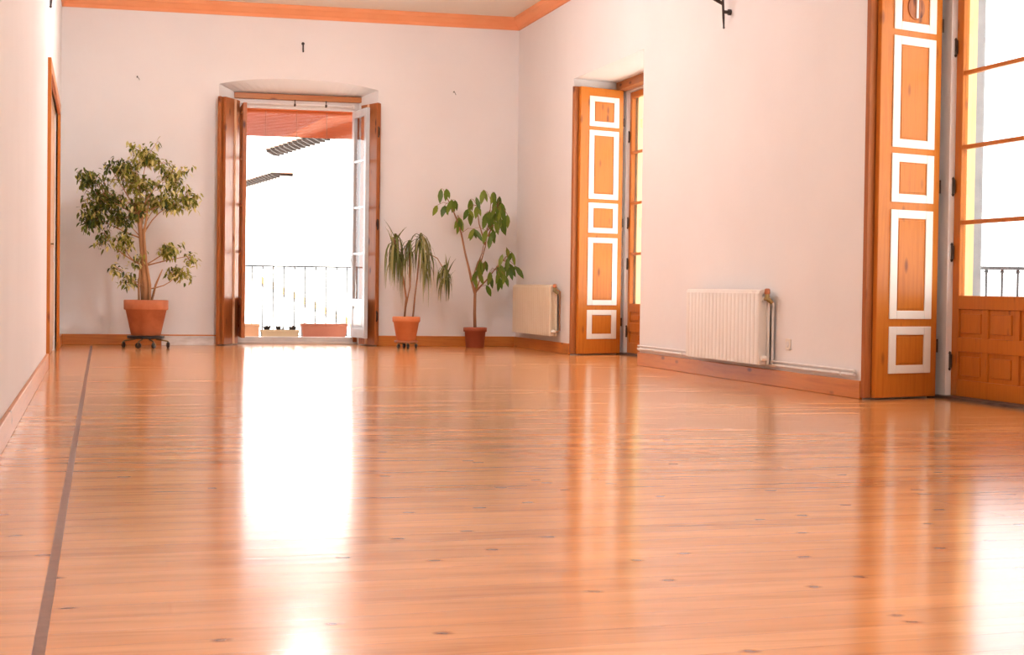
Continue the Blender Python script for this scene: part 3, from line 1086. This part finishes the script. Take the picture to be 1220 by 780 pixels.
# dracaena
QX, QY = 3.437, 18.50
c2 = make_caddy('small terracotta-coloured wheeled saucer under the dracaena pot', 0.135, 0.088, 0.026,
                [(-0.10, -0.07, 0.3), (0.0, -0.12, 0.0), (0.105, -0.06, -0.3), (0.0, 0.12, 0.2)], M['brown_plastic'], 0.024)
c2.location = (QX, QY, 0)
dra = empty('potted_dracaena', (QX, QY, 0.088))
tag(dra, 'thin-stemmed dracaena with drooping strap leaves in orange terracotta pot, right of the balcony door', 'potted plant')
obj('pot', pot_mesh(0.160, 0.108, 0.272, 0.06, 0.014), M['terracotta_bright'], dra, smooth=True)
bm = BM()
lathe(bm, [(0, 0.245), (0.06, 0.244), (0.135, 0.238)], seg=24)
obj('soil', bm, M['soil'], dra)
rng = random.Random(9)


def dl(x, z, y=0.0):
    return Vector((x - QX, y, z - 0.088))


bm = BM()
stems = [[dl(3.415, .33), dl(3.433, .571), dl(3.40, .80, .02), dl(3.33, 1.05, .03), dl(3.29, 1.25, .03)],
         [dl(3.512, .33), dl(3.535, .60), dl(3.558, .80), dl(3.574, 1.02), dl(3.59, 1.24)],
         [dl(3.425, .45), dl(3.47, .70, -.03), dl(3.46, .95, -.04), dl(3.455, 1.16, -.05)],
         [dl(3.60, 1.02), dl(3.70, 1.075), dl(3.79, 1.03), dl(3.85, 0.93), dl(3.885, 0.86)]]
for s, rr in zip(stems, (0.012, 0.011, 0.009, 0.006)):
    tube(bm, s, [rr] + [rr * 0.85] * (len(s) - 2) + [rr * 0.7], 8)
obj('stem', bm, M['bark_dark'], dra, smooth=True)


def blade(bm, p, d, length, width, fall, n=9):
    """long strap leaf leaving p along d, then bending down under its own weight"""
    pts = [Vector(p)]
    dirv = d.normalized()
    for i in range(n):
        pts.append(pts[-1] + dirv * length / n)
        dirv = (dirv + Vector((0, 0, -1)) * fall).normalized()
    side = d.cross(Vector((0, 0, 1)))
    if side.length < 1e-3:
        side = Vector((1, 0, 0))
    side.normalize()
    a0 = rng.uniform(-0.9, 0.9)
    side = (Quaternion(d.normalized(), a0) @ side)
    rows = []
    for i, q in enumerate(pts):
        t = i / n
        w = width / 2 * (0.55 + 0.45 * math.sin(PI * min(1, t * 1.3 + .1))) * (1 - t ** 4)
        w = max(w, 0.001)
        rows.append((bm.verts.new(q - side * w), bm.verts.new(q + side * w)))
    for a, b in zip(rows, rows[1:]):
        f = bm.faces.new((a[0], a[1], b[1], b[0]))
        f.smooth = True


bm = BM()


def head(c, n, length, spread=0.6, up=(0.2, 1.3), fall=(0.45, 0.7), lean=(0, 0)):
    for k in range(n):
        a = rng.uniform(0, 2 * PI)
        zz = rng.uniform(-0.16, 0.03)
        d = Vector((math.cos(a) * spread + lean[0], math.sin(a) * spread * 0.8 + lean[1], rng.uniform(*up)))
        blade(bm, c + Vector((0, 0, zz)), d, length * rng.uniform(0.75, 1.1), rng.uniform(0.015, 0.024), rng.uniform(*fall))


head(dl(3.29, 1.22, .03), 46, 0.56, 0.13, (0.1, 0.7), (1.1, 2.0), (0.03, 0))
head(dl(3.33, 1.10, .03), 20, 0.55, 0.13, (-0.3, 0.5), (0.9, 1.6), (0.05, 0))
head(dl(3.29, 1.25, .03), 9, 0.24, 0.45, (0.8, 1.4), (0.0, 0.10))
head(dl(3.59, 1.24), 54, 0.50, 0.19, (0.2, 1.0), (0.8, 1.4), (0.02, 0))
head(dl(3.63, 1.06), 26, 0.42, 0.15, (-0.3, 0.6), (0.8, 1.4), (0.10, 0))
head(dl(3.455, 1.17, -.05), 22, 0.40, 0.10, (0.2, 0.9), (0.9, 1.5))
head(dl(3.885, 0.90), 50, 0.30, 0.22, (-0.2, 0.8), (0.7, 1.3), (-0.05, 0))
head(dl(3.90, 0.88), 7, 0.24, 0.3, (0.9, 1.4), (0.0, 0.15), (0.15, 0))
obj('foliage', bm, M['leaf_drac'], dra)

# broad-leaved plant
SX, SY = 4.30, 18.75
sch = empty('potted_umbrella_tree', (SX, SY, 0.0))
tag(sch, 'slender plant with large glossy leaves in small dark brown pot near the far right corner', 'potted plant')
bm = BM()
lathe(bm, [(0, 0), (0.100, 0), (0.106, 0.006), (0.122, 0.185), (0.136, 0.188), (0.138, 0.235), (0.122, 0.238), (0.118, 0.2)], seg=32)
obj('pot', bm, M['terracotta_dark'], sch, smooth=True)
bm = BM()
lathe(bm, [(0, 0.215), (0.05, 0.214), (0.118, 0.21)], seg=24)
obj('soil', bm, M['soil'], sch)
rng = random.Random(21)


def sl(x, z, y=0.0):
    return Vector((x - SX, y, z))


br = [[sl(4.299, .20), sl(4.292, .40), sl(4.294, .628), sl(4.25, .78), sl(4.215, .93), sl(4.17, 1.10), sl(4.12, 1.33), sl(4.06, 1.50), sl(3.99, 1.66), sl(3.93, 1.76)],
      [sl(4.294, .60), sl(4.305, .80), sl(4.36, 1.0), sl(4.41, 1.18), sl(4.43, 1.36), sl(4.46, 1.56), sl(4.47, 1.72)],
      [sl(4.25, .76), sl(4.30, .93), sl(4.37, 1.10), sl(4.40, 1.25)],
      [sl(4.30, .66), sl(4.42, .78), sl(4.53, .92), sl(4.62, 1.02), sl(4.68, 1.08)],
      [sl(4.44, 1.3), sl(4.52, 1.5), sl(4.55, 1.66)], [sl(4.41, 1.2), sl(4.33, 1.45), sl(4.30, 1.66)],
      [sl(4.295, .62), sl(4.35, .8), sl(4.40, .93)]]
bm = BM()
for i, b_ in enumerate(br):
    r0 = 0.020 if i == 0 else 0.010
    n = len(b_)
    tube(bm, b_, [max(0.004, r0 * (1 - 0.75 * k / (n - 1))) for k in range(n)], 8)
allp = [p for b_ in br for p in b_[2:]]
lv = BM()
LEAF = [(3.851, 1.775), (3.935, 1.785), (3.846, 1.60), (3.923, 1.60), (3.976, 1.65), (4.037, 1.66), (4.116, 1.46), (4.093, 1.43), (4.282, 1.70), (4.251, 1.68),
        (4.307, 1.60), (4.199, 1.56), (4.23, 1.53), (4.381, 1.78), (4.459, 1.75), (4.49, 1.76), (4.584, 1.72), (4.577, 1.63), (4.522, 1.65), (4.287, 1.34),
        (4.264, 1.32), (4.385, 1.50), (4.447, 1.54), (4.492, 1.58), (4.54, 1.50), (4.634, 1.50), (4.612, 1.40), (4.463, 1.45), (4.403, 1.31), (4.481, 1.30),
        (4.459, 1.25), (4.511, 1.33), (4.572, 1.44), (4.678, 1.12), (4.718, 1.06), (4.601, 1.04), (4.423, 0.96), (4.353, 0.98), (4.656, 1.00), (4.689, 0.89),
        (4.564, 0.86), (4.464, 0.84), (4.55, 0.79), (4.642, 0.85), (4.719, 0.93), (4.80, 0.90), (4.595, 0.92), (4.424, 1.51), (4.501, 1.52), (4.563, 1.55),
        (4.378, 1.47), (4.495, 1.42), (4.431, 0.68), (4.312, 0.84), (4.275, 0.79), (4.341, 0.94), (4.555, 0.76), (4.605, 0.80), (4.494, 0.80)]
for (x, z) in LEAF:
    y = rng.uniform(-0.16, 0.12)
    c = sl(x, z, y)
    near = min(allp, key=lambda p: (p - c).length)
    Lf = rng.uniform(0.14, 0.185)
    start = c + Vector((0, 0, Lf * 0.35))
    tube(bm, [near, near.lerp(start, 0.55) + Vector((0, 0, 0.03)), start], 0.0025, 5)
    ox = (x - near.x - SX)
    d = Vector((max(-0.7, min(0.7, ox * 2.5)) + rng.uniform(-0.35, 0.35), rng.uniform(-0.5, 0.3), -1.0))
    add_leaf(lv, start, d, Vector((rng.uniform(-0.3, 0.3), -1, 0.3)), Lf, rng.uniform(0.050, 0.066), 0.25, 0.05)
    if rng.random() < 0.7:
        d2 = Vector((-d.x, d.y, -0.8))
        add_leaf(lv, start, d2, Vector((0.2, -1, 0.3)), Lf * 0.8, 0.05, 0.25, 0.1)
obj('stem', bm, M['bark_dark'], sch, smooth=True)
obj('foliage', lv, M['leaf_broad'], sch)

# ---------------------------------------------------------------- outside: balconies
bm = BM()
box(bm, 0.9, 3.7, YE, YE + 1.05, -0.14, -0.02)
tag(obj('balcony_slab', bm, M['grey_tile']), 'tiled slab of the far balcony beyond the open door', 'balcony', kind='structure')
bm = BM()
box(bm, XO, 6.95, 7.3, 10.55, -0.14, -0.02)
tag(obj('balcony_slab', bm, M['grey_tile']), 'tiled slab of the balcony outside the nearest window', 'balcony', kind='structure')


def railing(label, x0, x1, step, ztop, loc, rz, ends=()):
    root = empty('balcony_railing', loc, rz)
    tag(root, label, 'railing')
    bm = BM()
    box(bm, x0, x1, -0.02, 0.02, ztop - 0.022, ztop)
    obj('handrail', bm, M['grey_iron'], root)
    bm = BM()
    box(bm, x0, x1, -0.012, 0.012, 0.06, 0.075)
    obj('bottom_rail', bm, M['grey_iron'], root)
    n = int(round((x1 - x0) / step))
    for i in range(n + 1):
        x = x0 + (x1 - x0) * i / n
        bm = BM()
        tube(bm, [(x, 0, -0.015 if i in (0, n) else 0.06), (x, 0, ztop - 0.022)], 0.009, 6)
        tube(bm, [(x, 0, ztop - 0.05), (x, 0, ztop - 0.035), (x, 0, ztop - 0.02)], [0.008, 0.015, 0.008], 8)
        obj('baluster', bm, M['grey_iron'], root)
    return root


railing('thin grey iron railing of the far balcony seen through the open door', 0.97, 3.63, 0.133, 0.948, (0, YE + 0.98, 0), 0)
railing('grey iron railing outside the nearest window at the right edge', 0, 0.97, 0.125, 0.893, (XO + 0.03, 10.20, 0), 0)
railing('grey iron front railing of the balcony outside the nearest window', 0, 2.8, 0.127, 0.893, (6.885, 7.38, 0), PI / 2)


def trough(name, label, x0, x1, y0, y1, h, mat, rim=True):
    root = empty(name, ((x0 + x1) / 2, (y0 + y1) / 2, -0.02))
    tag(root, label, 'planter')
    w, d = (x1 - x0) / 2, (y1 - y0) / 2
    bm = BM()
    # tapered hollow trough
    def ring(sx, sy, z):
        return [bm.verts.new((a * sx, b * sy, z)) for a, b in ((-1, -1), (1, -1), (1, 1), (-1, 1))]
    rs = [ring(w * 0.9, d * 0.85, 0), ring(w * 0.97, d * 0.95, h - 0.03), ring(w, d, h - 0.03), ring(w, d, h), ring(w * 0.94, d * 0.86, h), ring(w * 0.92, d * 0.82, h - 0.05)]
    bm.faces.new(rs[0])
    bm.faces.new(rs[-1])
    for a, b in zip(rs, rs[1:]):
        for k in range(4):
            bm.faces.new((a[k], a[(k + 1) % 4], b[(k + 1) % 4], b[k]))
    obj('trough', bm, mat, root, bevel=0.004)
    bm = BM()
    box(bm, -w * 0.9, w * 0.9, -d * 0.8, d * 0.8, h - 0.05, h - 0.03)
    obj('soil', bm, M['soil'], root)
    return root


yt = YE + 0.70
trough('planter', 'pink terracotta trough on the right half of the far balcony', 2.49, 3.07, yt, yt + 0.2, 0.245, M['planter_pink'])
trough('planter', 'pale peach trough on the left of the far balcony', 1.60, 1.98, yt, yt + 0.2, 0.235, M['planter_peach'])
tp = trough('planter', 'small beige trough with three dark tufts in the middle of the far balcony', 1.995, 2.47, yt, yt + 0.2, 0.165, M['planter_beige'])
rng = random.Random(3)
for x in (-0.155, 0.0, 0.155):
    bm = BM()
    for k in range(26):
        a = rng.uniform(0, 2 * PI)
        p = Vector((x, 0, 0.13))
        d = Vector((math.cos(a) * 0.8, math.sin(a) * 0.6, rng.uniform(0.5, 1.5)))
        add_leaf(bm, p, d, Vector((0, 0, 1)), rng.uniform(0.09, 0.13), 0.035, 0.2, 0.1)
    obj('tuft', bm, M['rafter'], tp)

# ---------------------------------------------------------------- outside: street and houses
bm = BM()
box(bm, -60, 90, D + 2.2, 120, -4.3, -4.0)
box(bm, XO + 1.5, 90, -60, D + 2.2, -4.3, -4.0)
tag(obj('ground', bm, M['ground']), kind='structure')


def house(name, label, p0, p1, zeave, depth, wall_top_off=0.12, over=0.28, n=12, base=-4.0, windows=(), wall_start=0.0):
    """street front from p0 to p1 (plan), rafters under its eave, tiled roof"""
    p0, p1 = Vector((*p0, 0)), Vector((*p1, 0))
    d = (p1 - p0)
    ln = d.length
    d.normalize()
    root = empty(name, (p0.x, p0.y, 0), math.atan2(d.y, d.x))
    tag(root, label, 'house')
    bm = BM()
    box(bm, wall_start, ln, over, depth, base, zeave)
    obj('wall', bm, M['facade'], root)
    bm = BM()
    prism(bm, [(-0.05, zeave + 0.10), (-0.05, zeave + 0.16), (depth / 2, zeave + 1.6), (depth, zeave + 0.2), (depth, zeave + 0.1)], -0.2, ln + 0.2, axis='x')
    obj('roof', bm, M['roof_tile'], root)
    for i in range(n):
        x = 0.1 + (ln - 0.2) * i / (n - 1)
        bm = BM()
        prism(bm, [(-0.02, zeave + 0.10), (over + 0.02, zeave + 0.10), (over + 0.02, zeave - 0.06), (over * 0.6, zeave - 0.05), (0.0, zeave + 0.03)], x - 0.05, x + 0.05, axis='x')
        obj('rafter', bm, M['rafter'], root)
    for (x, z, w, h_) in windows:
        bm = BM()
        box(bm, x, x + w, over - 0.03, over + 0.02, z, z + 0.06)
        box(bm, x, x + 0.06, over - 0.03, over + 0.02, z, z + h_)
        box(bm, x + w - 0.06, x + w, over - 0.03, over + 0.02, z, z + h_)
        box(bm, x, x + w, over - 0.03, over + 0.02, z + h_ - 0.06, z + h_)
        f = obj('window', bm, M['white_paint'], root)
        bm = BM()
        box(bm, x + 0.06, x + w - 0.06, over - 0.01, over + 0.0, z + 0.06, z + h_ - 0.06)
        obj('pane', bm, noisy('pale_pane', (0.55, 0.57, 0.6), (0.6, 0.62, 0.65), 2, 0.2), f)
    return root


h1 = house('house', 'overexposed white house with dark rafters under its eave, seen through the balcony door', (3.96, 40.0), (5.96, 24.0), 3.86, 5.5, n=38,
           windows=((6.7, 1.9, 0.9, 1.6), (2.6, -1.2, 0.8, 1.3)), wall_start=1.6)
h2 = house('house', 'farther white house with reddish eave at the left of the balcony view', (4.40, 66.1), (5.55, 54.2), 4.27, 8.0, n=24, wall_start=0.3)

# hanging street lantern on house 1
ln_ = empty('street_lantern', (4.03, 36.0, 1.85))
tag(ln_, 'small grey street lantern on a thin bracket of the white house beyond the balcony', 'street lamp')
bm = BM()
tube(bm, [(0, 0, 0.12), (0, 0, 0.9), (0.9, 0, 0.92)], 0.014, 6)
obj('cable', bm, M['grey_iron'], ln_)
bm = BM()
lathe(bm, [(0.02, 0.12), (0.06, 0.08), (0.14, 0.02), (0.15, 0.0), (0, 0.0)], seg=16)
obj('shade', bm, M['grey_iron'], ln_)
bm = BM()
lathe(bm, [(0.10, 0.0), (0.08, -0.06), (0, -0.08)], seg=16)
obj('bulb_glass', bm, M['white_paint'], ln_)

# low yellow-capped parapet falling to the right below the railing
pw = empty('parapet', (2.3, 24.0, 0))
tag(pw, 'white terrace wall with sloping pale yellow coping beyond the balcony railing', 'wall')
bm = BM()
prism(bm, [(-1.2, -4.0), (1.6, -4.0), (1.6, 0.0), (0.0, 0.74), (-1.2, 1.0 - 0.2)], 0.0, 0.3, axis='y')
obj('wall', bm, M['facade'], pw)
bm = BM()
prism(bm, [(-0.02, 0.74), (1.6, 0.0), (1.6, 0.09), (-0.02, 0.84)], -0.04, 0.34, axis='y')
obj('coping', bm, M['ochre'], pw)
